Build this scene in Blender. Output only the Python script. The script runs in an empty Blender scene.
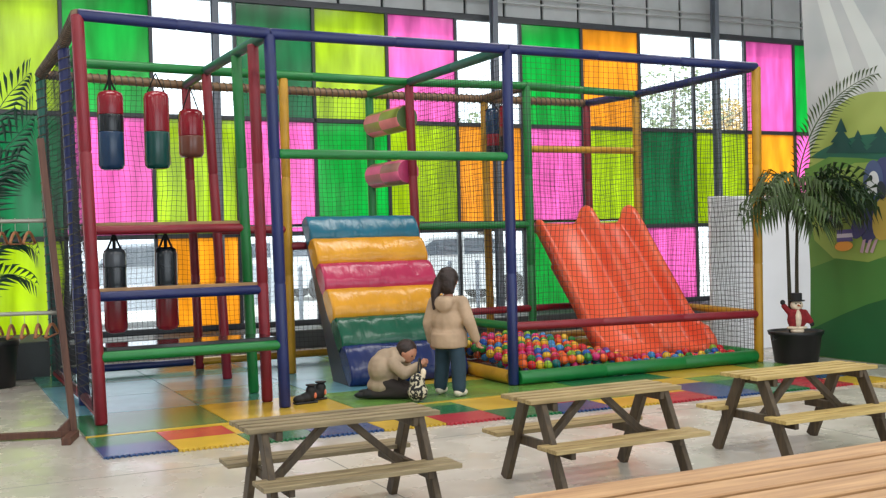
import bpy, bmesh, math, random
from mathutils import Vector, Matrix, noise
random.seed(7)
R = math.radians
scene = bpy.context.scene
col = scene.collection

# ------------------------------------------------------------------ camera
CF, YAW, PITCH, ROLL = 1066.76, 0.457, 0.0116, -0.0244
CAM = Vector((-1.1283, -8.1858, 1.35))
_f = Vector((math.sin(YAW)*math.cos(PITCH), math.cos(YAW)*math.cos(PITCH), -math.sin(PITCH)))
_r0 = Vector((math.cos(YAW), -math.sin(YAW), 0)); _u0 = _r0.cross(_f)
_r = _r0*math.cos(ROLL) + _u0*math.sin(ROLL)
_u = -_r0*math.sin(ROLL) + _u0*math.cos(ROLL)
cd = bpy.data.cameras.new('camera'); cam = bpy.data.objects.new('camera', cd); col.objects.link(cam)
cd.sensor_width = 36; cd.lens = CF/886*36; cd.clip_start = 0.05; cd.clip_end = 400
cam.matrix_world = Matrix(((_r.x, _u.x, -_f.x, CAM.x), (_r.y, _u.y, -_f.y, CAM.y), (_r.z, _u.z, -_f.z, CAM.z), (0, 0, 0, 1)))
scene.camera = cam
def _ray(x, y): return _f*CF + _r*(x-443) - _u*(y-249)
def onx(x, y, X):
    d = _ray(x, y); return CAM + d*((X-CAM.x)/d.x)
def ony(x, y, Y):
    d = _ray(x, y); return CAM + d*((Y-CAM.y)/d.y)

# ------------------------------------------------------------------ light
scene.view_settings.view_transform = 'Standard'
scene.view_settings.look = 'None'
scene.view_settings.gamma = 1
scene.view_settings.exposure = 0.0
scene.view_settings.use_curve_mapping = False
scene.cycles.use_denoising = True
scene.cycles.max_bounces = 8
scene.cycles.transparent_max_bounces = 24
scene.cycles.sample_clamp_indirect = 6
world = bpy.data.worlds.new('sky'); scene.world = world; world.use_nodes = True
bg = world.node_tree.nodes['Background']
bg.inputs[0].default_value = (0.86, 0.94, 1.0, 1); bg.inputs[1].default_value = 3.0
sd = bpy.data.lights.new('sun', 'SUN'); sd.energy = 3.0; sd.angle = R(1.5); sd.color = (1, .95, .86)
sun = bpy.data.objects.new('sun', sd); col.objects.link(sun)
_az, _el = R(13), R(52)
_sd = Vector((math.sin(_az)*math.cos(_el), math.cos(_az)*math.cos(_el), math.sin(_el)))
sun.rotation_euler = _sd.to_track_quat('Z', 'Y').to_euler()
FILL_POWER = 72

# ------------------------------------------------------------------ helpers
def lin(c):
    return tuple((x/255/12.92 if x/255 <= .04045 else ((x/255+.055)/1.055)**2.4) for x in c)
def new_mat(name):
    m = bpy.data.materials.new(name); m.use_nodes = True
    nt = m.node_tree; return m, nt, nt.nodes['Principled BSDF']
def ramp_noise(nt, scale, c0, c1, detail=4, coord='Object', stretch=None, p0=.35, p1=.65):
    tc = nt.nodes.new('ShaderNodeTexCoord'); n = nt.nodes.new('ShaderNodeTexNoise'); n.inputs['Scale'].default_value = scale
    n.inputs['Detail'].default_value = detail
    src = tc.outputs[coord]
    if stretch:
        mp = nt.nodes.new('ShaderNodeMapping'); mp.inputs['Scale'].default_value = stretch
        nt.links.new(src, mp.inputs[0]); src = mp.outputs[0]
    nt.links.new(src, n.inputs['Vector'])
    r = nt.nodes.new('ShaderNodeValToRGB'); r.color_ramp.elements[0].position = p0; r.color_ramp.elements[1].position = p1
    r.color_ramp.elements[0].color = (*c0, 1); r.color_ramp.elements[1].color = (*c1, 1)
    nt.links.new(n.outputs['Fac'], r.inputs[0]); return r, n
def bump(nt, bs, src, s, d=.01):
    b = nt.nodes.new('ShaderNodeBump'); b.inputs['Strength'].default_value = s; b.inputs['Distance'].default_value = d
    nt.links.new(src, b.inputs['Height']); nt.links.new(b.outputs[0], bs.inputs['Normal'])
def plain(name, rgb, rough=.5, var=.12, scale=6, metal=0, bmp=0, bscale=40, spec=.5):
    m, nt, bs = new_mat(name); c = lin(rgb)
    r, n = ramp_noise(nt, scale, tuple(x*(1-var) for x in c), tuple(min(1, x*(1+var)) for x in c))
    nt.links.new(r.outputs[0], bs.inputs['Base Color'])
    bs.inputs['Roughness'].default_value = rough; bs.inputs['Metallic'].default_value = metal
    bs.inputs['Specular IOR Level'].default_value = spec
    if bmp:
        r2, n2 = ramp_noise(nt, bscale, (0,)*3, (1,)*3); bump(nt, bs, n2.outputs['Fac'], bmp)
    return m
def wood(name, dark, light, axis=0, rough=.6, s=1.0):
    m, nt, bs = new_mat(name); st = [14*s, 14*s, 14*s]; st[axis] = 1.1*s
    r, n = ramp_noise(nt, 3.5, lin(dark), lin(light), detail=6, stretch=st, p0=.3, p1=.72)
    nt.links.new(r.outputs[0], bs.inputs['Base Color']); bs.inputs['Roughness'].default_value = rough
    bump(nt, bs, n.outputs['Fac'], .35, .004); return m
def pane_mat(name, rgb, clear=.3, var=.2, gain=.74):
    m = bpy.data.materials.new(name); m.use_nodes = True; nt = m.node_tree; nt.nodes.clear()
    out = nt.nodes.new('ShaderNodeOutputMaterial'); c = tuple(x*gain for x in lin(rgb))
    r, n = ramp_noise(nt, 2.2, tuple(x*(1-var) for x in c), tuple(min(1, x*(1+var)+.01) for x in c), detail=7, stretch=(2.6, 1, .45), p0=.32, p1=.68)
    tl = nt.nodes.new('ShaderNodeBsdfTranslucent'); tp = nt.nodes.new('ShaderNodeBsdfTransparent'); gl = nt.nodes.new('ShaderNodeBsdfGlossy')
    gl.inputs['Roughness'].default_value = .15
    nt.links.new(r.outputs[0], tl.inputs[0]); nt.links.new(r.outputs[0], tp.inputs[0])
    mx = nt.nodes.new('ShaderNodeMixShader'); mx.inputs[0].default_value = clear
    nt.links.new(tl.outputs[0], mx.inputs[1]); nt.links.new(tp.outputs[0], mx.inputs[2])
    m2 = nt.nodes.new('ShaderNodeMixShader'); m2.inputs[0].default_value = .04
    nt.links.new(mx.outputs[0], m2.inputs[1]); nt.links.new(gl.outputs[0], m2.inputs[2]); nt.links.new(m2.outputs[0], out.inputs[0])
    return m

class MB:
    """collects shapes in one mesh"""
    def __init__(s): s.v = []; s.f = []
    def add(s, vs, fs):
        o = len(s.v); s.v += [tuple(x) for x in vs]; s.f += [tuple(i+o for i in f) for f in fs]; return s
    def box(s, c, d, M=None, bev=0.0):
        hx, hy, hz = d[0]/2, d[1]/2, d[2]/2
        bm = bmesh.new(); bmesh.ops.create_cube(bm, size=1)
        for v in bm.verts: v.co = Vector((v.co.x*d[0], v.co.y*d[1], v.co.z*d[2]))
        if bev: bmesh.ops.bevel(bm, geom=bm.edges[:], offset=bev, segments=1, affect='EDGES')
        bm.verts.ensure_lookup_table()
        for i, v in enumerate(bm.verts): v.index = i
        T = Matrix.Translation(c) @ (M.to_4x4() if M else Matrix())
        s.add([T @ v.co for v in bm.verts], [[v.index for v in f.verts] for f in bm.faces]); bm.free(); return s
    def beam(s, a, b, w, t, up=(0, 0, 1), bev=.003):
        """rectangular bar from a to b, w across, t along up"""
        a = Vector(a); b = Vector(b); x = (b-a).normalized(); up = Vector(up)
        y = up.cross(x).normalized(); z = x.cross(y)
        M = Matrix((x, y, z)).transposed()
        return s.box((a+b)/2, ((b-a).length, w, t), M, bev)
    def sweep(s, pts, rad, n=10, caps=True):
        pts = [Vector(p) for p in pts]
        if not isinstance(rad, (list, tuple)): rad = [rad]*len(pts)
        vs = []; t0 = (pts[1]-pts[0]).normalized()
        ref = Vector((0, 0, 1)) if abs(t0.z) < .9 else Vector((1, 0, 0))
        nx = t0.cross(ref).normalized()
        for i, p in enumerate(pts):
            t = (pts[min(i+1, len(pts)-1)]-pts[max(i-1, 0)]).normalized()
            nx = (nx - t*nx.dot(t)).normalized(); ny = t.cross(nx)
            for k in range(n):
                a = 2*math.pi*k/n; vs.append(p + (nx*math.cos(a)+ny*math.sin(a))*rad[i])
        fs = []
        for i in range(len(pts)-1):
            for k in range(n):
                k2 = (k+1) % n; fs.append((i*n+k, i*n+k2, (i+1)*n+k2, (i+1)*n+k))
        if caps: fs += [tuple(range(n-1, -1, -1)), tuple((len(pts)-1)*n+k for k in range(n))]
        return s.add(vs, fs)
    def sphere(s, c, r, seg=12, rings=8, M=None):
        c = Vector(c); r = Vector((r, r, r)) if not hasattr(r, '__len__') else Vector(r)
        vs = [Vector((0, 0, 1))]
        for i in range(1, rings):
            a = math.pi*i/rings
            for k in range(seg):
                b = 2*math.pi*k/seg; vs.append(Vector((math.sin(a)*math.cos(b), math.sin(a)*math.sin(b), math.cos(a))))
        vs.append(Vector((0, 0, -1))); fs = []
        for k in range(seg): fs.append((0, 1+k, 1+(k+1) % seg))
        for i in range(rings-2):
            for k in range(seg):
                a = 1+i*seg; fs.append((a+k, a+seg+k, a+seg+(k+1) % seg, a+(k+1) % seg))
        a = 1+(rings-2)*seg; L = len(vs)-1
        for k in range(seg): fs.append((a+k, L, a+(k+1) % seg))
        out = []
        for v in vs:
            q = Vector((v.x*r.x, v.y*r.y, v.z*r.z))
            if M: q = M @ q
            out.append(c+q)
        return s.add(out, fs)
    def cap(s, a, ra, b, rb, n=12):
        """capsule with two radii"""
        s.sphere(a, ra, n, 8); s.sphere(b, rb, n, 8); return s.sweep([a, b], [ra, rb], n)
    def lathe(s, prof, c=(0, 0, 0), n=20):
        """prof = [(r, z)] about a vertical axis"""
        c = Vector(c); vs = []; fs = []
        for r, z in prof:
            for k in range(n):
                a = 2*math.pi*k/n; vs.append(c+Vector((r*math.cos(a), r*math.sin(a), z)))
        for i in range(len(prof)-1):
            for k in range(n):
                k2 = (k+1) % n; fs.append((i*n+k, i*n+k2, (i+1)*n+k2, (i+1)*n+k))
        fs += [tuple(range(n-1, -1, -1)), tuple((len(prof)-1)*n+k for k in range(n))]
        return s.add(vs, fs)
    def prism(s, poly, d):
        """poly = 3D outline, d = thickness vector"""
        d = Vector(d); poly = [Vector(p) for p in poly]; n = len(poly)
        return s.add(poly+[p+d for p in poly], [tuple(range(n)), tuple(range(2*n-1, n-1, -1))]+[(i, i+n, (i+1) % n+n, (i+1) % n) for i in range(n)])
    def mesh(s, name):
        me = bpy.data.meshes.new(name); me.from_pydata(s.v, [], s.f); me.update()
        bm = bmesh.new(); bm.from_mesh(me); bmesh.ops.recalc_face_normals(bm, faces=bm.faces); bm.to_mesh(me); bm.free(); return me
    def build(s, name, mat, parent=None, smooth=False, angle=None):
        me = s.mesh(name); return link(name, me, mat, parent, smooth)
def link(name, me, mat, parent=None, smooth=False):
    if mat and not me.materials: me.materials.append(mat)
    if smooth:
        me.polygons.foreach_set('use_smooth', [len(p.vertices) < 7 for p in me.polygons])
    o = bpy.data.objects.new(name, me); col.objects.link(o)
    if parent: o.parent = parent
    return o
def empty(name, loc=(0, 0, 0), rz=0):
    o = bpy.data.objects.new(name, None); col.objects.link(o); o.location = loc; o.rotation_euler = (0, 0, rz); o.empty_display_size = .1; return o
def tag(o, label, cat, group=None):
    o['label'] = label; o['category'] = cat
    if group: o['group'] = group
    return o
def struct(o): o['kind'] = 'structure'; return o
def dup(root, loc=None, rz=None):
    r = root.copy(); col.objects.link(r)
    if loc is not None: r.location = loc
    if rz is not None: r.rotation_euler = (0, 0, rz)
    def rec(a, b):
        for ch in a.children:
            c = ch.copy(); col.objects.link(c); c.parent = b; rec(ch, c)
    rec(root, r); return r
def blob(name, mb, mat, parent, voxel=.012, smooth_it=4):
    """one continuous skin grown around the shapes in mb"""
    me = mb.mesh(name+'_tmp'); o = bpy.data.objects.new(name+'_tmp', me); col.objects.link(o)
    m = o.modifiers.new('r', 'REMESH'); m.mode = 'VOXEL'; m.voxel_size = voxel
    m2 = o.modifiers.new('s', 'SMOOTH'); m2.iterations = smooth_it; m2.factor = .5
    dg = bpy.context.evaluated_depsgraph_get(); me2 = bpy.data.meshes.new_from_object(o.evaluated_get(dg))
    bpy.data.objects.remove(o); bpy.data.meshes.remove(me); me2.name = name
    me2.materials.clear()
    return link(name, me2, mat, parent, True)
def bez(p0, p1, p2, n):
    p0, p1, p2 = Vector(p0), Vector(p1), Vector(p2)
    return [p0*(1-t)**2+p1*2*t*(1-t)+p2*t*t for t in [i/n for i in range(n+1)]]

# ------------------------------------------------------------------ materials
FO = {k: plain('foam_'+k, c, .42, .12, 5, bmp=.25, bscale=60) for k, c in dict(
    red=(124, 20, 36), blue=(17, 31, 86), green=(16, 112, 50), yellow=(180, 134, 32), brown=(120, 92, 66), teal=(24, 92, 80)).items()}
PANE = {k: pane_mat('pane_'+k, c, cl) for k, c, cl in [
    ('lime', (200, 220, 52), .2), ('green', (22, 200, 118), .25), ('pink', (252, 160, 218), .2), ('orange', (255, 200, 92), .2), ('dark', (22, 158, 118), .35)]}
PANE['clear'] = pane_mat('pane_clear', (246, 249, 250), .96, .01, 1)
M_steel = plain('painted_steel', (58, 62, 68), .45, .1, 4)
M_col = plain('column_paint', (104, 112, 124), .45, .08, 4)
M_grey = plain('grey_plinth', (62, 66, 68), .7, .15, 3, bmp=.2)
M_clad = plain('grey_cladding', (186, 190, 192), .6, .1, 2)
M_white = plain('white_panel', (238, 239, 244), .5, .03, 2)
M_wall = plain('pale_wall', (196, 198, 198), .8, .05, 1.5)
M_black = plain('black_plastic', (22, 23, 25), .45, .15, 8)
M_net = plain('net_cord', (28, 30, 34), .7, .1, 8)
M_rope = plain('rope', (84, 78, 70), .8, .2, 30)
M_deck = plain('deck_board', (26, 27, 30), .12, .1, 4, spec=.7)
M_deckedge = plain('deck_ply', (150, 116, 78), .6, .15, 10)

# ------------------------------------------------------------------ the setting
def floor_mat():
    m, nt, bs = new_mat('polished_concrete')
    r, n = ramp_noise(nt, 1.3, lin((172, 166, 156)), lin((198, 193, 184)), detail=8, p0=.3, p1=.7)
    nt.links.new(r.outputs[0], bs.inputs['Base Color'])
    r2, n2 = ramp_noise(nt, 3.0, (.16,)*3, (.36,)*3, detail=6)
    nt.links.new(r2.outputs[0], bs.inputs['Roughness']); bs.inputs['Specular IOR Level'].default_value = .55
    r3, n3 = ramp_noise(nt, 9, (0,)*3, (1,)*3, detail=3); bump(nt, bs, n3.outputs['Fac'], .12, .01)
    return m
fl = struct(MB().box((4, -4.4, -.1), (20, 19.4, .2)).build('floor', floor_mat()))
fl['label'] = 'pale polished concrete floor'
M_joint = plain('floor_joint', (128, 126, 120), .7)
for k, (a, b) in enumerate([((-6, -1.75), (14, -1.75)), ((-6, -4.6), (14, -4.6)), ((4.3, -14), (4.3, 5)), ((1.1, -14), (1.1, 5))]):
    MB().beam((*a, .0005), (*b, .0005), .008, .001, bev=0).build('expansion_joint', M_joint, fl)
gd = struct(MB().box((8, 45, -.2), (160, 79, .2)).build('ground', plain('pale_pavement', (206, 204, 198), .9, .08, .4)))
gd['label'] = 'pale paved ground outside the windows'
YW, WX0, WP = 5.26, .4598, 1.0576
Z1, Z3, Z2, ZT = .286, 1.436, 2.93, 4.428
wb = struct(MB().box((4, 5.3, Z1/2-.03), (20, .3, Z1-.06)).box((4, 5.42, 5.05), (20, .1, 1.2)).build('wall_back', M_grey))
MB().box((4.6, 4.83, .115), (20, .66, .23), bev=.01).build('plinth', M_grey, wb)
MB().box((-1.6, 3.93, .19), (3.3, 1.1, .38), bev=.01).build('plinth_step', M_grey, wb)
x = -3.0
while x < 13.6:
    MB().box((x+.31, 5.33, 5.0), (.6, .05, 1.04), bev=.012).build('cladding_panel', M_clad, wb); x += .64
for z in (4.70, 4.79):
    MB().sweep([(-4, 5.2, z), (14, 5.2, z)], .014, 8).build('conduit_pipe', M_clad, wb, True)
MB().box((4, 5.27, 4.475), (20, .08, .06), bev=.01).build('lintel', M_steel, wb)
for xc in (-1.72, 2.28, 6.28, 10.28):
    m = MB(); m.box((xc, 5.07, 2.8), (.012, .11, 5.6)); m.box((xc, 5.015, 2.8), (.075, .012, 5.6)); m.box((xc, 5.125, 2.8), (.075, .012, 5.6))
    m.build('steel_column', M_col, wb)
win = struct(MB().box((4, YW, Z1-.02), (20, .12, .07), bev=.006).build('window_1', M_steel))
for z, hgt in ((Z3, .06), (Z2, .06), (ZT+.02, .07)):
    MB().box((4, YW, z), (20, .07, hgt), bev=.006).build('window_rail', M_steel, win)
C3 = {'1': {-3: 'pink', -2: 'green', -1: 'lime', 0: 'green', 1: 'clear', 2: 'dark', 3: 'lime', 4: 'pink', 5: 'clear', 6: 'green', 7: 'orange', 8: 'clear', 9: 'clear', 10: 'pink', 11: 'green', 12: 'clear'},
      '2': {-3: 'lime', -2: 'orange', -1: 'dark', 0: 'pink', 1: 'lime', 2: 'pink', 3: 'green', 4: 'lime', 5: 'orange', 6: 'pink', 7: 'lime', 8: 'dark', 9: 'lime', 10: 'orange', 11: 'pink', 12: 'lime'},
      '3': {-3: 'clear', -2: 'pink', -1: 'lime', 0: 'clear', 1: 'orange', 2: 'clear', 3: 'lime', 4: 'clear', 5: 'clear', 6: 'green', 7: 'clear', 8: 'pink', 9: 'clear', 10: 'clear', 11: 'orange', 12: 'clear'}}
for k in range(-3, 14):
    MB().box((WX0+k*WP, YW, (Z1+ZT)/2), (.045, .07, ZT-Z1), bev=.005).build('mullion', M_steel, win)
for row, (za, zb) in {'1': (Z2, ZT), '2': (Z3, Z2), '3': (Z1, Z3)}.items():
    for k in range(-3, 13):
        xa = WX0+k*WP
        MB().box((xa+WP/2, YW, (za+zb)/2), (WP-.03, .008, zb-za-.03)).build('pane', PANE[C3[row][k]], win)
# end walls and roof of the hall, out of view
struct(MB().box((-6.1, -4.4, 2.8), (.2, 19.4, 5.6)).build('wall_left', M_wall))
wr = struct(MB().box((14.1, -4.4, 2.8), (.2, 19.4, 5.6)).build('wall_right', M_wall))
ce = struct(MB().box((4, -4.4, 5.7), (20.4, 19.4, .2)).build('ceiling', M_wall))
# white panel standing in front of the last windows
wp = MB().box((ony(712, 300, 1.0).x+1.1, 1.02, .86), (2.2, .05, 1.72), bev=.01).build('partition_panel', M_white)
tag(wp, 'plain white partition panel standing behind the palm and the net', 'panel')

# unseen ceiling lamps, added to brighten the hall
def fill_lamp(x, y, ry=0):
    t = empty('added_ceiling_lamp', (x, y, 5.5)); tag(t, 'long white ceiling fill light added unseen above the hall', 'fill_lamp', 'fill lights added above the hall')
    MB().box((0, 0, .04), (2.4, .7, .08), bev=.01).build('housing', M_white, t)
    ld = bpy.data.lights.new('fill_light', 'AREA'); ld.shape = 'RECTANGLE'; ld.size = 2.3; ld.size_y = .6; ld.energy = FILL_POWER; ld.color = (1, .97, .92)
    o = bpy.data.objects.new('fill_light', ld); col.objects.link(o); o.parent = t; o.location = (0, 0, -.03)
for x in (-3.5, .5, 4.5, 8.5):
    for y in (-6.6, -2.8, 1.3): fill_lamp(x, y)

# ------------------------------------------------------------------ foam floor mats
MC = {k: plain('mat_'+k, c, .27, .12, 3, bmp=.08, bscale=50) for k, c in dict(
    green=(36, 106, 66), blue=(46, 74, 120), yellow=(196, 162, 58), red=(172, 50, 62), lightgreen=(100, 142, 66), sky=(96, 150, 168), teal=(74, 130, 118)).items()}
pm = empty('foam_play_mat', (-.12, -.42, 0)); tag(pm, 'multicoloured interlocking foam floor mat under the play frame', 'play mat')
def toothed(x0, x1, y0, y1, z, t, teeth_front):
    p = []; n = 13
    if teeth_front:
        for i in range(n):
            a = x0+(x1-x0)*i/n; w = (x1-x0)/n
            p += [(a, y0), (a+w*.45, y0), (a+w*.6, y0-.022), (a+w*.9, y0-.022)]
        p.append((x1, y0))
    else: p += [(x0, y0), (x1, y0)]
    p += [(x1, y1), (x0, y1)]
    return MB().prism([(a, b, z) for a, b in p], (0, 0, t))
OX, OY = -.12, -.42
BIG = [['green', 'yellow', 'lightgreen', 'lightgreen', 'green', 'yellow', 'lightgreen', 'blue'],
       ['sky', 'teal', 'sky', 'yellow', 'blue', 'red', 'green', 'yellow'],
       ['sky', 'sky', 'sky', 'green', 'red', 'green', 'blue', 'red'],
       ['teal', 'teal', 'sky', 'blue', 'yellow', 'blue', 'red', 'green']]
for j, row in enumerate(BIG):
    for i, cc in enumerate(row):
        if i > 6: continue
        x0 = i*1.02; y0 = j*.96; we = 1.012 if i < 6 else .46
        toothed(x0, x0+we, y0, y0+.952, .001, .019, False).build('foam_tile', MC[cc], pm)
for i in range(6):
    toothed(i*1.02, i*1.02+1.015, -.055, -.006, .001, .0188, False).build('edge_strip', MC['yellow'], pm)
SA = 'green red yellow red yellow green yellow red lightgreen yellow blue green red blue yellow'.split()
SBc = 'blue yellow green blue yellow red green blue yellow red blue green red yellow green'.split()
SZ = 'yellow yellow lightgreen yellow lightgreen lightgreen yellow green lightgreen yellow yellow lightgreen blue green red'.split()
sl = math.tan(R(-3.4))
for rr, (cols, y1) in enumerate([(SA, -.065), (SBc, -.435), (SZ, .305)]):
    for i, cc in enumerate(cols):
        if (rr == 2 and i < 3) or i > 13: continue
        x0 = i*.47; ys = sl*x0; z = .001 if rr < 2 else .0005
        toothed(x0, x0+.465, y1+ys-.366, y1+ys, z, .016 if rr < 2 else .014, rr == 1).build('foam_tile', MC[cc], pm)

# ------------------------------------------------------------------ play frame
FX = [0.0, 1.43, 2.18, 3.56, 4.97, 6.40]
YM, YB, HT = 2.03, 3.03, 3.0
fr = empty('soft_play_frame', (0, 0, 0)); tag(fr, 'foam padded play frame of red, blue, green and yellow tubes with netting', 'play frame')
def padded(a, b, r=.047, step=.92, n=12):
    a = Vector(a); b = Vector(b); L = (b-a).length; k = max(1, round(L/step)); pts = []; rad = []
    for i in range(k):
        s0, s1 = i*L/k, (i+1)*L/k
        for s, q in ((s0+.002, .9), (s0+.014, 1), (s1-.014, 1), (s1-.002, .9)):
            pts.append(a.lerp(b, s/L)); rad.append(r*q)
    return MB().sweep(pts, rad, n)
def post(b, t, c, r=.047): return padded(b, t, r).build('post', FO[c], fr, True)
def beam(a, b, c, r=.045): return padded(a, b, r).build('beam', FO[c], fr, True)
def rail(a, b, c, r=.039):
    a, b = Vector(a), Vector(b); t = (b-a).normalized()*.02
    return padded(a+t, b-t, r).build('rail', FO[c], fr, True)
Z0 = .021
tops = {}
for n_, b, t, c in [('P0', (.05, 0, Z0), (-.04, 0, 3.04), 'red'), ('P1', (1.46, 0, Z0), (1.41, 0, 2.99), 'blue'), ('P2', (3.56, 0, Z0), (3.57, 0, 2.99), 'blue'), ('P3', (6.39, 0, Z0), (6.43, 0, 2.97), 'yellow'),
                ('L2', (.08, 1.1, Z0), (-.01, 1.1, 3.02), 'blue'), ('L3', (.07, YB, Z0), (.0, YB, 3.05), 'teal'),
                ('R2', (1.43, .38, Z0), (1.385, .38, 2.97), 'red'), ('G2', (1.48, .95, Z0), (1.4, .95, 2.97), 'green'), ('RM', (1.53, YM, Z0), (1.4, YM, 3.0), 'red'),
                ('YM', (2.18, YM, Z0), (2.17, YM, 2.96), 'yellow'), ('GM', (4.99, YM, Z0), (4.97, YM, 3.0), 'green'), ('YM3', (6.46, YM, Z0), (6.46, YM, 2.96), 'yellow'), ('RM2', (3.61, YM, Z0), (3.54, YM, 2.98), 'red'),
                ('RB', (1.5, YB, Z0), (1.43, YB, 3.0), 'red'), ('GB', (3.52, YB, Z0), (3.5, YB, 2.98), 'green'), ('YB', (5.0, YB, Z0), (4.98, YB, 2.98), 'yellow'), ('RB3', (6.46, YB, Z0), (6.44, YB, 2.98), 'red')]:
    post(b, t, c); tops[n_] = Vector(t)
T = tops
for a, b, c in [('P0', 'P1', 'blue'), ('P1', 'P2', 'blue'), ('P2', 'P3', 'blue'), ('P0', 'L2', 'brown'), ('L2', 'L3', 'brown'),
                ('P1', 'RM', 'teal'), ('RM', 'RB', 'teal'), ('P2', 'RM2', 'teal'), ('RM2', 'GB', 'green'), ('P3', 'YM3', 'blue'), ('YM3', 'RB3', 'blue'),
                ('RM', 'RM2', 'green'), ('RM2', 'GM', 'green'), ('GM', 'YM3', 'green'), ('L3', 'RB', 'brown'), ('RB', 'GB', 'brown'), ('GB', 'YB', 'brown'), ('YB', 'RB3', 'brown'), ('GM', 'YB', 'brown')]:
    A, B = T[a].copy(), T[b].copy()
    beam(A, B, c)
beam((.03, YM, 3.02), T['RM'], 'green')
# horizontal rails
for a, b, c in [((1.44, 0, 2.04), (3.56, 0, 2.04), 'green'), ((.04, 0, .52), (1.45, 0, .52), 'green'), ((.05, .38, .95), (1.42, .38, .95), 'blue'), ((.05, .95, 1.47), (1.45, .95, 1.47), 'red'),
                ((1.47, YM, 1.46), (2.17, YM, 1.46), 'red'), ((2.17, YM, 1.29), (3.58, YM, 1.29), 'red'), ((3.58, YM, 1.46), (4.97, YM, 1.46), 'green'), ((4.98, YM, 2.3), (6.46, YM, 2.3), 'yellow'),
                                ((3.56, 0, .54), (6.39, 0, .5), 'red'), ((3.6, YM, .53), (4.98, YM, .53), 'red'), ((4.98, YM, .53), (6.46, YM, .53), 'red'), ((3.56, 0, .54), (3.6, YM, .53), 'green'), ((6.39, 0, .5), (6.46, YM, .53), 'yellow'),
                ((.08, YB, .1), (1.45, YB, .1), 'blue'), ((1.5, YB, .1), (3.5, YB, .1), 'yellow'), ((3.52, YB, .1), (5, YB, .1), 'yellow'), ((5, YB, .1), (6.46, YB, .1), 'yellow'),
                ((.08, 1.1, .09), (.07, YB, .09), 'red'), ((.05, 0, .09), (.08, 1.1, .09), 'red')]:
    rail(a, b, c)
# ball pit kerbs
for a, b, c in [((3.6, -.02, .085), (6.33, -.02, .085), 'green'), ((3.57, .05, .085), (3.6, 1.98, .085), 'yellow'), ((6.37, .05, .085), (6.45, 1.98, .085), 'green'), ((3.66, YM, .085), (6.42, YM, .085), 'yellow')]:
    padded(a, b, .062).build('pit_kerb', FO[c], fr, True)
# climbing decks
for y0, y1, z in ((.03, .4, .575), (.40, .95, 1.0), (.97, YB, 1.52)):
    d = MB().box((.75, (y0+y1)/2, z), (1.3, y1-y0, .022), bev=.004).build('deck', M_deck, fr)
    MB().box((.75, y0-.012, z-.002), (1.3, .022, .03), bev=.003).build('deck_edge', M_deckedge if z > .8 else M_deck, d)
d = MB().box((3.9, (YM+YB)/2, 1.5), (4.95, YB-YM-.08, .022), bev=.004).build('deck', M_deck, fr)
# foam rollers
def roller(y0, y1, z, cs, r=.135):
    t = None
    n = 24; vs = []
    M_c = MB(); a = Vector((3.545, y0, z)); b = Vector((3.52, y1, z))
    mats = [plain('roller_'+str(z)+str(i), c, .45, .08, 6) for i, c in enumerate(cs)]
    m = MB(); m.sweep([a, a.lerp(b, .03), a.lerp(b, .5), a.lerp(b, .97), b], [r*.9, r, r, r, r*.9], n)
    me = m.mesh('roller')
    for mm in mats: me.materials.append(mm)
    for p in me.polygons:
        c = p.center; ang = math.atan2(c.z-z, c.x-3.53)
        if len(p.vertices) > 6: p.material_index = 0; continue
        seg = int((ang+math.pi)/(2*math.pi)*8) % 2
        half = 0 if c.y < (y0+y1)/2 else 1
        p.material_index = (1+((seg+half) % 2)) % len(cs)
    link('roller', me, None, fr, True)
roller(2.1, 2.97, 2.62, [(84, 112, 64), (226, 132, 132), (140, 156, 60)])
roller(2.1, 2.97, 2.05, [(190, 60, 110), (232, 110, 150), (170, 120, 110)])
# nets
def net(o, u, v, nu, nv, cell_u, cell_v, mat=M_net, rad=.0022, wav=.012, name='net'):
    """net of knotted cords spanning o + u*s + v*t"""
    o, u, v = Vector(o), Vector(u), Vector(v); nrm = u.cross(v).normalized(); m = MB()
    un, vn = u.normalized(), v.normalized()
    def P(i, j):
        p = o+u*(i/nu)+v*(j/nv)
        k = noise.noise_vector(Vector((p.x*1.7, p.y*1.7, p.z*1.7+3)))
        k2 = noise.noise_vector(Vector((p.x*11, p.y*11, p.z*11)))
        e = min(1, 6*min(i/nu, 1-i/nu)+.15)*min(1, 6*min(j/nv, 1-j/nv)+.15)
        return p+un*(k.x*.04+k2.x*.006)*e+vn*(k.y*.035+k2.y*.006)*e+nrm*(k.z*.05)*e
    G = [[P(i, j) for j in range(nv+1)] for i in range(nu+1)]
    vs = []; fs = []
    def line(pts, side):
        b0 = len(vs)
        for p in pts:
            vs.extend([p+side*rad, p-side*rad*.5+nrm*rad*.87, p-side*rad*.5-nrm*rad*.87])
        for i in range(len(pts)-1):
            for k in range(3): fs.append((b0+i*3+k, b0+i*3+(k+1) % 3, b0+i*3+3+(k+1) % 3, b0+i*3+3+k))
    for i in range(nu+1): line(G[i], un)
    for j in range(nv+1): line([G[i][j] for i in range(nu+1)], vn)
    m.v = [tuple(p) for p in vs]; m.f = fs
    return m.build(name, mat, fr)
def net_q(o, e, z0, z1, cell=.052):
    o = Vector((o[0], o[1], z0)); u = Vector((e[0], e[1], z0))-o; v = Vector((0, 0, z1-z0))
    return net(o, u, v, max(2, round(u.length/cell)), round((z1-z0)/cell), cell, cell)
net_q((.05, YB+.03), (1.45, YB+.03), .12, 2.98); net_q((1.48, YB+.03), (3.5, YB+.03), .12, 2.98)
net_q((3.54, YB+.03), (4.98, YB+.03), .12, 2.98); net_q((5.0, YB+.03), (6.45, YB+.03), .12, 2.98)
net_q((3.6, -.01), (6.35, -.01), .14, 2.93)
net_q((3.60, .06), (3.62, 1.97), .15, 2.93)
net_q((6.38, .05), (6.45, 2.0), .14, 2.93); net_q((6.46, 2.06), (6.46, 3.0), .14, 2.93)
net_q((0, .05), (.02, 1.05), .12, 2.95); net_q((.02, 1.15), (.03, 3.0), .12, 2.97)
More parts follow.
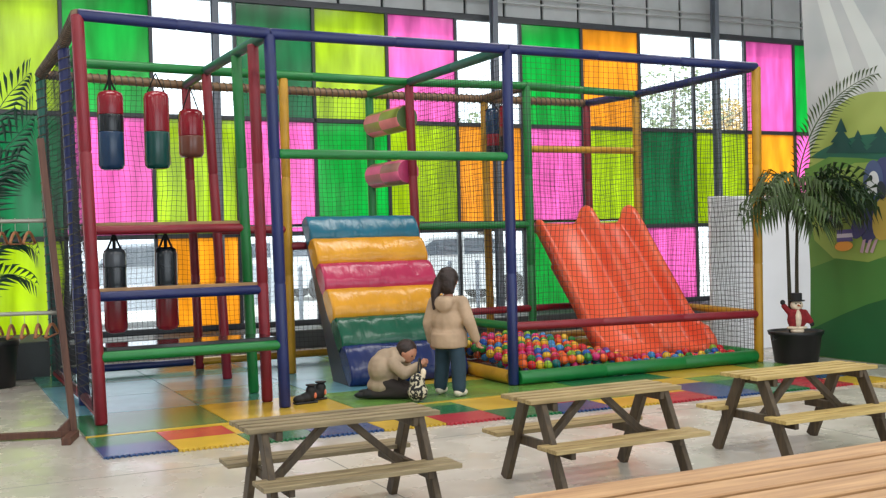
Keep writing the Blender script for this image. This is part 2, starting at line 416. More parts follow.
# rope lacing spiralled round the beams the nets hang from
def lacing(a, b, r=.05, pitch=.07):
    a, b = Vector(a), Vector(b); L = (b-a).length; t = (b-a)/L; n1 = t.cross(Vector((0, 0, 1))).normalized(); n2 = t.cross(n1)
    k = int(L/pitch*8); pts = [a+t*(L*i/k)+(n1*math.cos(i*math.pi/4)+n2*math.sin(i*math.pi/4))*r for i in range(k+1)]
    MB().sweep(pts, .006, 4).build('lacing_rope', M_rope, fr)
lacing(T['P0'], T['L2']); lacing(T['L2'], T['L3']); lacing(T['L3'], T['RB']); lacing(T['RB'], T['GB']); lacing(T['GB'], T['YB']); lacing(T['YB'], T['RB3'])
lacing(T['GM'], T['YB']); lacing((.07, YB, .15), T['L3'], .052, .09); lacing((.08, 1.1, .15), T['L2'], .052, .09)

# ------------------------------------------------------------------ punching bags
VB = {k: plain('vinyl_'+k, c, .22, .08, 5) for k, c in dict(red=(134, 26, 40), navy=(28, 56, 88), black=(26, 32, 38), teal=(18, 72, 68), brown=(110, 66, 54), grey=(66, 70, 76)).items()}
M_strap = plain('black_webbing', (10, 10, 12), .9, .1, 20)
def bag(loc, top_z, h, r, bands, label, strapw=True):
    """hangs with its crown at loc.z; strap up to top_z"""
    t = empty('punching_bag', (loc[0], loc[1], loc[2]-h)); tag(t, label, 'punching bag')
    z = h
    for i, (c, frac) in enumerate(bands):
        z0 = z-frac*h; pr = []
        if i == len(bands)-1: pr = [(r*.55, z0), (r*.85, z0+.012), (r, z0+.045)]
        else: pr = [(r*.985, z0), (r, z0+.008)]
        if i == 0: pr += [(r, z-.06), (r*.9, z-.02), (r*.6, z)]
        else: pr += [(r, z-.008), (r*.985, z)]
        MB().lathe(pr, n=24).build('vinyl_band', VB[c], t, True); z = z0
    m = MB()
    if strapw:
        m.sweep([(0, 0, h-.01), (0, 0, top_z-loc[2]+h)], .016, 6)
        for s in (-1, 1): m.sweep([(s*.06, 0, h-.02), (0, 0, h+.12)], .010, 6)
    else:
        for s in (-1, 1): m.sweep([(s*.09, 0, h-.03), (0, 0, top_z-loc[2]+h)], .007, 6)
    m.build('strap', M_strap, t)
    return t
bag((.5, YM, 2.77), 2.966, .73, .118, [('red', .30), ('black', .22), ('navy', .48)], 'punching bag with red top, black middle and navy bottom on green beam')
bag((.92, YM, 2.78), 2.955, .73, .118, [('red', .52), ('teal', .48)], 'punching bag half red and half dark teal hanging from green beam', False)
bag((1.42, 2.80, 2.72), 2.945, .5, .125, [('red', .55), ('brown', .45)], 'short wide red and brown punching bag against the rear red post', False)
bag((.36, 1.15, 1.32), 1.507, .72, .095, [('grey', .22), ('black', .3), ('red', .48)], 'lower punching bag with grey crown under the deck beside the front red post')
bag((.79, 1.15, 1.32), 1.507, .72, .095, [('black', .48), ('red', .52)], 'lower punching bag half black half red under the deck beside the orange pane')
bag((4.975, 2.50, 2.84), 2.92, .55, .085, [('red', .45), ('brown', .2), ('black', .35)], 'slim red, brown and black punching bag in the rear of the frame', False)
bag((4.975, 2.82, 2.84), 2.92, .55, .085, [('navy', .55), ('red', .25), ('black', .2)], 'slim punching bag with navy top above a red band in the rear of the frame', False)

# ------------------------------------------------------------------ soft steps
def vinyl(name, rgb):
    m, nt, bs = new_mat(name); bs.inputs['Base Color'].default_value = (*lin(rgb), 1)
    r0, n0 = ramp_noise(nt, 4, tuple(x*.9 for x in lin(rgb)), tuple(x*1.1 for x in lin(rgb))); nt.links.new(r0.outputs[0], bs.inputs['Base Color'])
    bs.inputs['Roughness'].default_value = .27
    r, n = ramp_noise(nt, 5, (0,)*3, (1,)*3, detail=2, stretch=(2.4, 1, .55)); bump(nt, bs, n.outputs['Fac'], .35, .04); return m
st = empty('soft_climbing_steps', (2.91, .75, 0)); tag(st, 'inflatable looking climbing ramp of six shiny coloured vinyl rolls', 'climbing steps')
SC = [('blue', (20, 38, 92), (0.02, .34)), ('green', (10, 84, 62), (.30, .58)), ('amber', (214, 150, 36), (.56, .84)), ('magenta', (176, 44, 84), (.82, 1.08)), ('yellow', (214, 150, 36), (1.06, 1.32)), ('teal', (28, 104, 128), (1.29, 1.54))]
A0 = Vector((0, .02, 0)); A1 = Vector((0, 1.18, 1.54))-Vector((0, 0, .10)); SL = (A1-A0).normalized(); SN = Vector((0, -SL.z, SL.y))
for i, (nm, rgb, (za, zb)) in enumerate(SC):
    zm = (za+zb)/2; cen = A0+SL*(zm/SL.z); hw = .59; hl = (zb-za)/2/SL.z*1.03; dep = .13
    if i == 0: cen = cen+SN*.0
    n = 36; nx = 60; vs = []; fs = []
    for a in range(nx+1):
        s = -1+2*a/nx; xx = math.copysign(hw*(1-(1-abs(s))**1.4), s)
        ed = 1-.10*max(0, (abs(xx)/hw-.96)/.04)**2
        for k in range(n):
            an = 2*math.pi*k/n; ca, sa = math.cos(an), math.sin(an)
            w = noise.noise(Vector((xx*6+i*9, ca*1.3, sa*2+i)))*.010+noise.noise(Vector((xx*14+i*9, ca*1.2, sa*1.4+i)))*.004
            u = math.copysign(abs(sa)**.6, sa)*hl*ed; v = math.copysign(abs(ca)**.8, ca)*(dep*ed+w)*(1 if ca > 0 else .35)
            p = cen+SL*u+SN*v; vs.append((xx, p.y, max(p.z, .022)))
    for a in range(nx):
        for k in range(n):
            k2 = (k+1) % n; fs.append((a*n+k, a*n+k2, (a+1)*n+k2, (a+1)*n+k))
    fs += [tuple(range(n-1, -1, -1)), tuple(nx*n+k for k in range(n))]
    MB().add(vs, fs).build('vinyl_roll', vinyl('vinyl_roll_'+nm, rgb), st, True)
MB().prism([(-.58, .05, .021), (-.58, 1.16, 1.38), (-.58, 1.2, 1.33), (-.58, .5, .021)], (1.16, 0, 0)).build('wedge_base', plain('vinyl_dark', (20, 28, 48), .35), st)

# ------------------------------------------------------------------ slide
def slide_mat():
    m, nt, bs = new_mat('orange_slide'); r, n = ramp_noise(nt, 2.5, lin((236, 92, 60)), lin((246, 114, 76)), detail=3)
    nt.links.new(r.outputs[0], bs.inputs['Base Color']); bs.inputs['Roughness'].default_value = .28
    out = nt.nodes['Material Output']; tl = nt.nodes.new('ShaderNodeBsdfTranslucent'); tl.inputs[0].default_value = (*lin((255, 120, 60)), 1)
    mx = nt.nodes.new('ShaderNodeMixShader'); mx.inputs[0].default_value = .12; nt.links.new(bs.outputs[0], mx.inputs[1]); nt.links.new(tl.outputs[0], mx.inputs[2]); nt.links.new(mx.outputs[0], out.inputs[0]); return m
sd_ = empty('double_slide', (5.67, .45, 0)); tag(sd_, 'orange red double lane plastic slide ending in the ball pit', 'slide')
prof = [(2.055, 1.475), (2.0, 1.465), (1.93, 1.42), (1.75, 1.23), (1.5, .94), (1.25, .65), (1.07, .44), (.92, .29), (.80, .205), (.68, .165), (.60, .155), (.56, .145), (.54, .10)]
# smooth the path
def catmull(P, n=4):
    out = []
    for i in range(len(P)-1):
        p0, p1, p2, p3 = P[max(i-1, 0)], P[i], P[i+1], P[min(i+2, len(P)-1)]
        for k in range(n):
            t = k/n; out.append(tuple(.5*((2*b)+(c-a)*t+(2*a-5*b+4*c-d)*t*t+(-a+3*b-3*c+d)*t**3) for a, b, c, d in zip(p0, p1, p2, p3)))
    out.append(P[-1]); return out
path = catmull(prof)
HX = .585
def section(wl, wm):
    """(x, height) across both lanes: low left rim, tall middle and right rims"""
    return [(-HX-.03, -.11), (-HX-.03, wl*.6), (-HX-.012, wl), (-HX+.012, wl*.9), (-HX+.035, .02), (-HX+.06, 0),
            (-.11, -.012), (-.082, .0), (-.062, wm*.35), (-.045, wm*.9), (-.012, wm), (.012, wm), (.03, wm*.85), (.05, .03), (.075, 0),
            (HX-.11, -.012), (HX-.082, .0), (HX-.062, wm*.35), (HX-.045, wm*.9), (HX-.012, wm), (HX+.012, wm), (HX+.03, wm*.6), (HX+.03, -.11)]
vs = []; fs = []; ns = len(section(.1, .1))
for i, (y, z) in enumerate(path):
    a = Vector(path[max(i-1, 0)]); b = Vector(path[min(i+1, len(path)-1)]); t = (b-a).normalized(); nn = Vector((t.y, -t.x))
    if nn.y < 0: nn = -nn
    q = i/(len(path)-1)
    fall = 1-.75*max(0, (q-.80)/.20)
    start = min(1, q/.07)**.6
    wm = (.20+.02*math.exp(-((q-.15)/.09)**2))*fall*start; wl = .055*fall*start
    for x, h in section(wl, wm): vs.append((x, y+nn.x*h-.45, z+nn.y*h))
N = len(path)
for i in range(N-1):
    for k in range(ns-1): fs.append((i*ns+k, i*ns+k+1, (i+1)*ns+k+1, (i+1)*ns+k))
m = MB().add(vs, fs); me = m.mesh('chute'); so = link('chute', me, slide_mat(), sd_, True)
mod = so.modifiers.new('thick', 'SOLIDIFY'); mod.thickness = .012; mod.offset = -1
MB().beam((-.55, .45, .1), (-.55, 1.35, 1.0), .05, .04).build('support_rail', plain('slide_under', (150, 52, 44), .5), sd_)
MB().beam((.55, .45, .1), (.55, 1.35, 1.0), .05, .04).build('support_rail', plain('slide_under2', (150, 52, 44), .5), sd_)

# ------------------------------------------------------------------ balls
BC = {'red': (200, 28, 40), 'blue': (24, 84, 170), 'green': (30, 128, 50), 'lime green': (134, 176, 40), 'yellow': (222, 178, 40), 'orange': (226, 92, 34), 'pink': (206, 40, 110), 'light blue': (56, 132, 190), 'purple': (108, 50, 130), 'teal': (24, 104, 104)}
BM = {}
def ball_geo(c, r=.042, seg=12, rings=7): return MB().sphere(c, r, seg, rings)
for k, c in BC.items():
    me = ball_geo((0, 0, 0)).mesh('ball'); me.materials.append(plain('ball_'+k.replace(' ', '_'), c, .25, .05, 5)); me.polygons.foreach_set('use_smooth', [True]*len(me.polygons)); BM[k] = me
rb = random.Random(3); pts = []
yy = .115; j = 0
while yy < 1.95:
    xx = 3.73+(.0435 if j % 2 else 0)
    while xx < 6.27:
        px = xx+rb.uniform(-.0015, .0015); py = yy+rb.uniform(-.0015, .0015)
        inslide = 4.95 < px < 6.36 and py > .46
        if not inslide:
            base = .15+.12*min(1, py/1.2)-.10*max(0, min(1, (px-4.6)/.5))
            z = base+.05*noise.noise(Vector((px*3, py*3, 0)))+rb.uniform(-.022, .03)
            pts.append((px, py, max(z, .066)))
        xx += .087
    yy += .077; j += 1
names = list(BC); wts = [22, 14, 9, 8, 9, 14, 9, 9, 4, 5]
# nearest first
pts.sort(key=lambda p: (Vector(p)-CAM).length - (0 if p[1] < 1.5 else 0))
stuff = {k: MB() for k in names}
for i, p in enumerate(pts):
    k = rb.choices(names, wts)[0]
    if i < 300:
        o = bpy.data.objects.new('play_ball', BM[k]); col.objects.link(o); o.location = p
        tag(o, k+' hollow plastic ball lying in the ball pit', 'ball', 'plastic balls in the ball pit')
    else: stuff[k].sphere(p, .042, 9, 6)
bigm = MB(); idx = []
for q, k in enumerate(names):
    n0 = len(bigm.f); bigm.add(stuff[k].v, stuff[k].f); idx += [q]*(len(bigm.f)-n0)
cells = {}
for p in pts: cells.setdefault((int(p[0]/.1), int(p[1]/.1)), []).append(p)
for p in pts:   # the layer below, each ball sunk until it clears the ones above it
    x, y = p[0]+.0435, p[1]+.03; z = p[2]-.06
    if x > 6.27 or (4.95 < x < 6.36 and y > .46): continue
    near = [q for a in (-1, 0, 1) for b in (-1, 0, 1) for q in cells.get((int(x/.1)+a, int(y/.1)+b), [])]
    for q in near:
        h2 = .081**2-(q[0]-x)**2-(q[1]-y)**2
        if h2 > 0: z = min(z, q[2]-math.sqrt(h2))
    if z < .062: continue
    bigm.sphere((x, y, z), .038, 7, 5)
    idx += [rb.randrange(len(names))]*(len(bigm.f)-len(idx))
me = bpy.data.meshes.new('ball_fill'); me.from_pydata(bigm.v, [], bigm.f)
for k in names: me.materials.append(BM[k].materials[0])
me.polygons.foreach_set('material_index', idx); me.polygons.foreach_set('use_smooth', [True]*len(me.polygons))
bf = bpy.data.objects.new('ball_fill', me); col.objects.link(bf); bf['kind'] = 'stuff'; tag(bf, 'mixed coloured plastic balls filling the rest of the pit', 'balls')

# ------------------------------------------------------------------ picnic tables
def make_table(label, wt, wl):
    t = empty('picnic_table', (0, 0, 0)); tag(t, label, 'picnic table')
    yc = 0; L = .965
    for i in range(4):
        y = -.1275+i*.085
        MB().box((L/2+random.uniform(-.004, .004), y, .489), (L, .059, .022), bev=.002).build('top_plank', wt, t)
    for s in (-1, 1):
        for i in range(2):
            MB().box((L/2+random.uniform(-.004, .004), s*(.245+i*.096), .27), (L, .084, .022), bev=.002).build('seat_plank', wt, t)
    for k, xx in enumerate((.10, .885)):
        for s in (-1, 1):
            dx = .018 if s > 0 else -.018
            MB().beam((xx+dx, s*.335, 0.0), (xx+dx, s*.105, .478), .034, .07, up=(0, 1, 0)).build('leg', wl, t)
        e = 1 if k == 0 else -1
        MB().box((xx+e*.05, 0, .233), (.032, .62, .05), bev=.004).build('cross_beam', wl, t)
        MB().box((xx+e*.05, 0, .455), (.032, .3, .045), bev=.004).build('top_batten', wl, t)
        MB().beam((xx+e*.075, 0, .235), (.4825-e*.06, 0, .466), .034, .045, up=(0, 1, 0)).build('brace', wl, t)
    return t
W_leg = wood('wood_leg', (54, 42, 28), (84, 68, 46), 2)
for loc, label, a, b in [((.18, -3.335, 0), 'small weathered grey brown picnic table in front of the black shoes', (96, 82, 58), (150, 134, 100)),
                         ((1.655, -3.345, 0), 'small tan wooden picnic table in front of the ball pit corner post', (122, 100, 62), (176, 154, 106)),
                         ((3.155, -3.345, 0), 'small yellowish wooden picnic table in front of the black palm tub', (146, 122, 68), (196, 170, 106)),
                         ((4.655, -3.345, 0), 'small wooden picnic table whose seat end peeks in beside the green mural', (150, 124, 74), (200, 174, 112))]:
    t = make_table(label, wood('wood_table', a, b, 0), W_leg); t.location = loc
W_big = wood('pine_planks', (152, 110, 70), (196, 154, 108), 0, .5, .8)
ft = empty('large_table', (.095, -6.03, 0)); tag(ft, 'large light pine plank table seen only at its top corner', 'table')
for i in range(6):
    MB().box((.95, -.055-i*.13, .725), (1.9, .106, .036), bev=.004).build('top_plank', W_big, ft)
for xx in (.3, 1.6):
    MB().box((xx, -.38, .685), (.045, .7, .05), bev=.004).build('top_batten', W_big, ft)
    for s in (0, 1):
        MB().beam((xx, -.02-s*.72, 0), (xx, -.2-s*.36, .68), .045, .09, up=(0, 1, 0)).build('leg', W_big, ft)
    MB().box((xx+.045, -.38, .33), (.04, .9, .08), bev=.004).build('cross_beam', W_big, ft)

# ------------------------------------------------------------------ mural banner
def print_mat(name, rgb, rgb2=None, stretch=None):
    m, nt, bs = new_mat('print_'+name); c = lin(rgb); d = lin(rgb2) if rgb2 else tuple(x*1.12 for x in c)
    r, n = ramp_noise(nt, 1.2, c, d, detail=2, p0=.4, p1=.6); nt.links.new(r.outputs[0], bs.inputs['Base Color']); bs.inputs['Roughness'].default_value = .55; return m
MX = 7.3
mu = empty('mural_banner', (MX, -1.0, 0)); tag(mu, 'tall printed mural banner with green hills, pine trees and a parrot', 'banner')
def wpx(p, layer): q = onx(p[0], p[1], MX); return (-.004*layer, q.y+1.0, q.z)
def pr(name, poly, mat, layer):
    return MB().prism([wpx(p, layer) for p in poly], (.003, 0, 0)).build(name, mat, mu)
MB().prism([(0, 1.25, 3.95), (0, 1.08, .012), (0, -2.4, .012), (0, -2.4, 3.95)], (.03, 0, 0)).build('banner_sheet', print_mat('sky', (170, 178, 182), (190, 194, 196)), mu)
def curve_poly(pts): return pts
pr('printed_light_ray', [(812, -20), (822, -20), (862, 92), (846, 104)], print_mat('ray', (196, 202, 202)), 1)
pr('printed_light_ray', [(832, -20), (842, -20), (905, 90), (880, 92)], print_mat('ray2', (196, 202, 202)), 1)
pr('printed_hill', [(809, 168), (812, 150), (822, 128), (836, 108), (851, 97), (870, 92), (905, 91), (905, 160), (860, 168)], print_mat('hill', (150, 168, 84), (166, 182, 100)), 2)
pr('printed_forest_band', [(810, 158), (822, 150), (840, 141), (862, 135), (905, 131), (905, 166), (850, 160)], print_mat('forest', (36, 96, 78)), 3)
for tx, ty, bw, ly in ((842, 118, 15, 4), (859, 130, 11, 4.25), (882, 126, 17, 4.5)):
    b = 153
    poly = [(tx, ty)]
    for q in (.4, .7, 1):
        poly += [(tx+bw*q, ty+(b-ty)*q), (tx+bw*(q-.22), ty+(b-ty)*q)]
    for q in (1, .7, .4):
        poly += [(tx-bw*(q-.22), ty+(b-ty)*q), (tx-bw*q, ty+(b-ty)*q)]
    pr('printed_pine', poly, print_mat('pine', (24, 72, 68)), ly)
pr('printed_meadow', [(806, 170), (830, 157), (860, 158), (905, 162), (905, 400), (828, 400), (816, 340)], print_mat('meadow', (92, 138, 62), (112, 152, 72)), 5)
pr('printed_glade', [(812, 215), (832, 176), (856, 163), (880, 162), (905, 168), (905, 250), (870, 262), (835, 258), (816, 240)], print_mat('glade', (142, 168, 82), (158, 180, 96)), 6)
pr('printed_meadow', [(812, 268), (850, 254), (905, 262), (905, 310), (860, 316), (812, 330)], print_mat('meadow2', (70, 124, 58)), 5.5)
pr('printed_dark_meadow', [(813, 329), (845, 314), (870, 304), (905, 294), (905, 366), (820, 355.5)], print_mat('darkmeadow', (32, 92, 50)), 7)
def ell(cx, cy, rx, ry, rot=0, n=20):
    c, s = math.cos(R(rot)), math.sin(R(rot)); return [(cx+rx*math.cos(a)*c-ry*math.sin(a)*s, cy+rx*math.cos(a)*s+ry*math.sin(a)*c) for a in [2*math.pi*i/n for i in range(n)]]
pr('printed_parrot_back', ell(878, 200, 14, 44, 12), print_mat('parrotblue', (66, 72, 112)), 8)
pr('printed_parrot_belly', ell(889, 214, 13, 27, 14), print_mat('parrotyellow', (190, 166, 80)), 9)
pr('printed_parrot_wing', ell(864, 222, 8, 18, 24), print_mat('parrotwing', (72, 74, 122)), 10)
pr('printed_parrot_head', ell(876, 182, 10, 22, 0), print_mat('parrothead', (78, 92, 130)), 10)
pr('printed_parrot_face', ell(876, 184, 6, 13, 4), print_mat('parrotface', (214, 216, 218)), 11)
pr('printed_parrot_eye', ell(874, 178, 1.8, 3, 0), print_mat('eye', (24, 26, 32)), 12)
pr('printed_parrot_beak', ell(885, 190, 4.5, 9, -8), print_mat('beak', (54, 58, 66)), 12)
for k, c in enumerate([(92, 86, 142), (200, 196, 210), (92, 86, 142)]):
    pr('printed_tail_band', [(840, 230+k*4), (855, 229+k*4), (856, 233+k*4), (840, 234+k*4)], print_mat('tail', c), 11)
pr('printed_tail_tip', ell(847, 246, 9, 5, -6), print_mat('tailtip', (226, 156, 70)), 11)
for k in range(3):
    pr('printed_parrot_claw', [(866+k*6, 240), (869+k*6, 239), (866+k*5, 253), (863+k*5, 252)], print_mat('claw', (190, 160, 170)), 11)
# ------------------------------------------------------------------ palms
M_leaf = plain('palm_leaf', (58, 78, 34), .45, .3, 9)
M_leaf2 = plain('palm_leaf_blue', (22, 62, 48), .45, .25, 9)
M_leaf3 = plain('palm_leaf_deep', (36, 60, 30), .45, .3, 9)
M_stem = plain('palm_stem', (52, 48, 30), .7, .25, 12)
M_soil = plain('soil', (66, 50, 38), .9, .3, 30)
def frond(t, p0, p1, p2, n, ll, mat, w=.02, droop=.35, upright=0.0, xmax=None, ymax=None, xmin=None):
    """feather frond; upright tilts the leaflet plane from level (0) to vertical (1)"""
    P = bez(p0, p1, p2, n); m = MB(); m.sweep(P, [.008*(1-.8*i/n)+.0015 for i in range(n+1)], 5)
    for i in range(2, n+1):
        tt = i/n; T_ = (P[min(i+1, n)]-P[i-1]).normalized(); side = T_.cross(Vector((0, 0, 1)))
        if side.length < .05: side = Vector((1, 0, 0))
        side.normalize(); vert = side.cross(T_).normalized(); L = ll*(.55+.45*math.sin(math.pi*min(1, tt*.9+.1)))*random.uniform(.85, 1.1)
        sv = (side*(1-upright)+vert*upright).normalized(); nv = T_.cross(sv).normalized()
        for s in (-1, 1):
            d = (sv*s*.8+T_*.75+nv*random.uniform(-.15, .15)).normalized()
            a = P[i]; mid = a+d*L*.5+Vector((0, 0, .02)); e = a+d*L+Vector((0, 0, -droop*L))
            wv = d.cross(nv).normalized()*w
            m.add([a, mid-wv*.9, mid+wv*.9, e, mid+nv*.008], [(0, 1, 4), (0, 4, 2), (1, 3, 4), (4, 3, 2)])
    def soft(v, lim, k=.16):
        return v if v < lim-k else lim-k*math.exp(-(v-lim+k)/k)
    out = []
    for x, y, z in m.v:
        if xmax is not None: x = soft(x, xmax)
        if xmin is not None: x = -soft(-x, -xmin)
        if ymax is not None: y = soft(y, ymax, .08)
        out.append((x, y, z))
    m.v = out
    return m.build('frond', mat, t)
def pot(t, w, h, mat=M_black):
    MB().lathe([(w*.37, 0), (w*.4, .01), (w*.47, h*.86), (w*.5, h*.88), (w*.52, h), (w*.48, h), (w*.46, h*.9)], n=28).build('tub', mat, t, True)
    MB().lathe([(w*.45, h*.905), (w*.45, h*.93)], n=24).build('soil', M_soil, t)
pR = empty('potted_palm', (6.77, -.12, 0)); tag(pR, 'palm with drooping fan fronds in a black tub beside the mural', 'potted palm')
pot(pR, .53, .32)
for s in (-1, 1):
    MB().sweep([(s*.26, 0, .25), (s*.31, 0, .29), (s*.31, 0, .24)], .014, 6).build('tub_handle', M_black, pR)
for k, (dx, dy) in enumerate(((-.06, 0), (.08, .05))):
    MB().sweep(bez((dx, dy, .27), (dx-.02, dy, .8), (dx-.03+.06*k, dy, 1.62), 8), [.022-.001*i for i in range(9)], 8).build('trunk', M_stem, pR, True)
rp = random.Random(11)
crown = Vector((-.05, 0, 1.6))
FR = [((0, 0, 0), (.12, 0, .95), (1.02, -.72, 1.32), .2)]
frond(pR, crown+Vector((.08, 0, 0)), Vector((.15, .0, 2.62)), Vector((.34, -.74, 2.80)), 34, .2, M_leaf, .011, .1, .75, xmax=.44)
for k in range(18):
    back = k >= 14
    a = R(165+k/14*130) if not back else R(60+(k-14)*15)
    a += rp.uniform(-.1, .1); L = rp.uniform(.42, .74)*(.55 if back else 1); up = rp.uniform(.1, .5); d = Vector((math.cos(a), math.sin(a), 0))
    c0 = crown+Vector((0, -.06, rp.uniform(-.1, .1)))
    frond(pR, c0, c0+d*L*.5+Vector((0, 0, up*.7)), c0+d*L+Vector((0, 0, up*.25-.08+rp.uniform(-.12, .1))), 12, rp.uniform(.24, .34)*(.7 if back else 1), M_leaf, .021, .65, rp.uniform(0, .5),
          xmax=.44, ymax=None if back else .02, xmin=-.24 if back else None)
for k in range(15):
    a = R(-150+k/15*170)+rp.uniform(-.12, .12); L = rp.uniform(.45, .9); up = rp.uniform(.0, .6); d = Vector((math.cos(a)*.5, math.sin(a), 0))
    c0 = crown+Vector((.17, -.1, rp.uniform(-.15, .08)))
    frond(pR, c0, c0+d*L*.5+Vector((0, 0, up*.8)), c0+d*L+Vector((0, 0, up*.4-.15+rp.uniform(-.15, .1))), 11, rp.uniform(.22, .32), M_leaf3, .02, .35, rp.uniform(.2, .8), xmax=.44, ymax=.02)
pL = empty('potted_palm', (-.5, 2.95, 0)); tag(pL, 'dark palm with long feathery fronds in a black pot behind the clothes rack', 'potted palm')
pot(pL, .46, .46)
cl = Vector((-.12, -.05, .4))
for p1, p2, n, ll, up in [((-.35, -.1, 1.5), (.60, -.15, 2.22), 30, .5, .8), ((-.2, -.1, 2.2), (.55, -.1, 2.62), 26, .4, .7), ((-.4, 0, 2.1), (-.2, -.1, 2.9), 20, .4, .6), ((-.1, -.1, 1.35), (.62, -.2, .88), 22, .3, .5),
                      ((-.05, -.2, .95), (.5, -.3, .60), 18, .26, .5), ((-.6, -.1, 1.7), (-.9, -.2, 2.2), 18, .4, .5), ((-.5, .1, 1.2), (-.9, .1, 1.3), 16, .3, .4), ((-.3, -.1, 1.5), (.35, -.1, 1.75), 24, .42, .8)]:
    frond(pL, cl, cl+Vector(p1), cl+Vector(p2), n, ll, M_leaf2, .02, .2, up, xmax=.43)
MB().sweep(bez((-.1, -.05, .38), (-.14, -.05, .5), (-.12, -.05, .75), 6), .025, 8).build('trunk', M_stem, pL, True)

# ------------------------------------------------------------------ snowman figure in the tub
sn = empty('snowman_figure', (6.69, -.22, .309)); tag(sn, 'snowman figure in black top hat and red coat waving from the palm tub', 'figurine')
sn.rotation_euler = (0, 0, -YAW)
SR = plain('felt_red', (132, 26, 34), .85, .2, 30); SW = plain('felt_cream', (226, 208, 184), .85, .1, 20); SK = plain('felt_black', (28, 26, 28), .8, .1, 20); SO = plain('felt_orange', (214, 104, 50), .8)
blob('coat', MB().sphere((0, 0, .13), (.10, .06, .10)).sphere((0, 0, .19), (.085, .055, .06)).cap((-.07, 0, .2), .03, (-.13, -.01, .27), .028).cap((.08, 0, .2), .032, (.13, -.02, .11), .03), SR, sn, .01)
MB().sphere((0, -.03, .14), (.035, .045, .095)).build('belly', SW, sn, True)
MB().sphere((0, 0, .275), (.062, .055, .055), 16, 10).build('head', SW, sn, True)
MB().sphere((0, .0, .05), (.105, .062, .022)).build('coat_trim', SW, sn, True)
MB().lathe([(.08, .315), (.08, .325), (.052, .328), (.054, .39), (.05, .395)], n=18).build('top_hat', SK, sn, True)
MB().sweep([(0, -.05, .275), (.01, -.1, .27)], [.011, .002], 8).build('nose', SO, sn, True)
for s in (-1, 1): MB().sphere((s*.022, -.05, .292), .007, 8, 6).build('eye', SK, sn, True)
MB().sphere((-.142, -.012, .305), .026, 10, 7).build('mitten', SK, sn, True)
MB().sphere((.14, -.025, .085), .024, 10, 7).build('mitten', SK, sn, True)
MB().sphere((0, -.01, .02), (.07, .05, .03)).build('base', SW, sn, True)

# ------------------------------------------------------------------ clothes rack with hangers
W_rack = wood('rack_wood', (70, 42, 32), (98, 62, 46), 2)
rk = empty('clothes_rack', (-.178, -.3, 0)); tag(rk, 'brown wooden clothes rack with two rails beside the net', 'clothes rack')
ux = Vector((-.95, .3, 0)).normalized()
Wd = 1.35
for k in (0, 1):
    o = ux*Wd*k; ln = Vector((-.17, 0, 0))
    MB().beam(o+Vector((0, 0, .02)), o+ln+Vector((0, 0, 2.1)), .045, .06, up=(0, 1, 0)).build('upright', W_rack, rk)
    sd2 = Vector((.3, .95, 0)).normalized()
    MB().beam(o-sd2*.3+Vector((0, 0, .025)), o+sd2*.02+Vector((0, 0, .025)), .06, .05).build('foot', W_rack, rk)
    MB().prism([o+ux*.0+Vector((0, -.02, .05)), o+ux*.12+Vector((0, -.02, .05)), o+Vector((0, -.02, .17))], (0, .04, 0)).build('gusset', W_rack, rk)
MB().beam(ux*.02+Vector((0, 0, .03)), ux*Wd+Vector((0, 0, .03)), .05, .045).build('floor_bar', W_rack, rk)
M_rail = plain('rail_metal', (150, 150, 140), .4, .1, 5, metal=.4)
RZ = []
for z in (1.53, .885):
    off = Vector((-.17*z/2.1, 0, z)); MB().sweep([off, off+ux*Wd], .014, 8).build('rail', M_rail, rk, True); RZ.append(off)
W_hang = wood('hanger_wood', (124, 76, 44), (160, 104, 62), 0)
hang = empty('clothes_hanger'); 
def hanger_mesh():
    m = MB(); m.sweep(bez((-.2, 0, -.13), (-.08, 0, -.05), (0, 0, -.055), 6)+bez((0, 0, -.055), (.08, 0, -.05), (.2, 0, -.13), 6)[1:], [.011]*13, 6); m.sweep([(-.19, 0, -.135), (.19, 0, -.135)], .006, 6); return m
MB().sweep([(0, 0, -.06), (0, 0, -.005)]+[(.022*math.sin(a), 0, .022-.022*math.cos(a)) for a in (.3, .9, 1.5, 2.1, 2.7, 3.3, 3.9)], .0025, 6).build('hook', M_rail, hang)
hanger_mesh().build('arms', W_hang, hang, True)
hs = []
for rz, off, lab, ds in ((0, RZ[0], 'wooden hanger on the upper rail of the clothes rack', (.14, .23, .32, .41, .50)), (1, RZ[1], 'wooden hanger on the lower rail of the clothes rack', (.06, .15, .24, .33, .42))):
    for q, d in enumerate(ds):
        h = hang if not hs else dup(hang); hs.append(h)
        p = rk.location+off+ux*d; h.location = (p.x, p.y, p.z-.0255); h.rotation_euler = (0, 0, R(76+random.uniform(-4, 4)))
        tag(h, lab, 'hanger', 'hangers on the upper rail' if rz == 0 else 'hangers on the lower rail')

# ------------------------------------------------------------------ shoes
M_shoe = plain('black_suede', (22, 22, 24), .7, .2, 20); M_lin = plain('orange_lining', (224, 120, 84), .7, .2, 30); M_sole = plain('rubber_sole', (30, 30, 32), .6)
def shoe(loc, rz):
    t = empty('ankle_boot', loc, rz); tag(t, 'small black ankle boot with orange patch lying by the blue post', 'boot', 'pair of boots by the blue post')
    blob('upper', MB().sphere((0, -.06, .038), (.042, .055, .034)).sphere((0, 0, .045), (.042, .065, .042)).sphere((0, .045, .055), (.042, .045, .05)).cap((0, .045, .06), .044, (0, .048, .10), .046), M_shoe, t, .006)
    MB().box((0, -.005, .008), (.08, .195, .016), bev=.006).build('sole', M_sole, t)
    MB().lathe([(.038, .138), (.046, .142), (.046, .15), (.036, .15)], (0, .05, 0), 16).build('collar', M_shoe, t, True)
    MB().sphere((.036, .066, .062), (.012, .014, .024)).build('patch', M_lin, t, True)
    return t
shoe((1.67, .10, .0205), R(-84)); shoe((1.80, .22, .0205), R(-70))

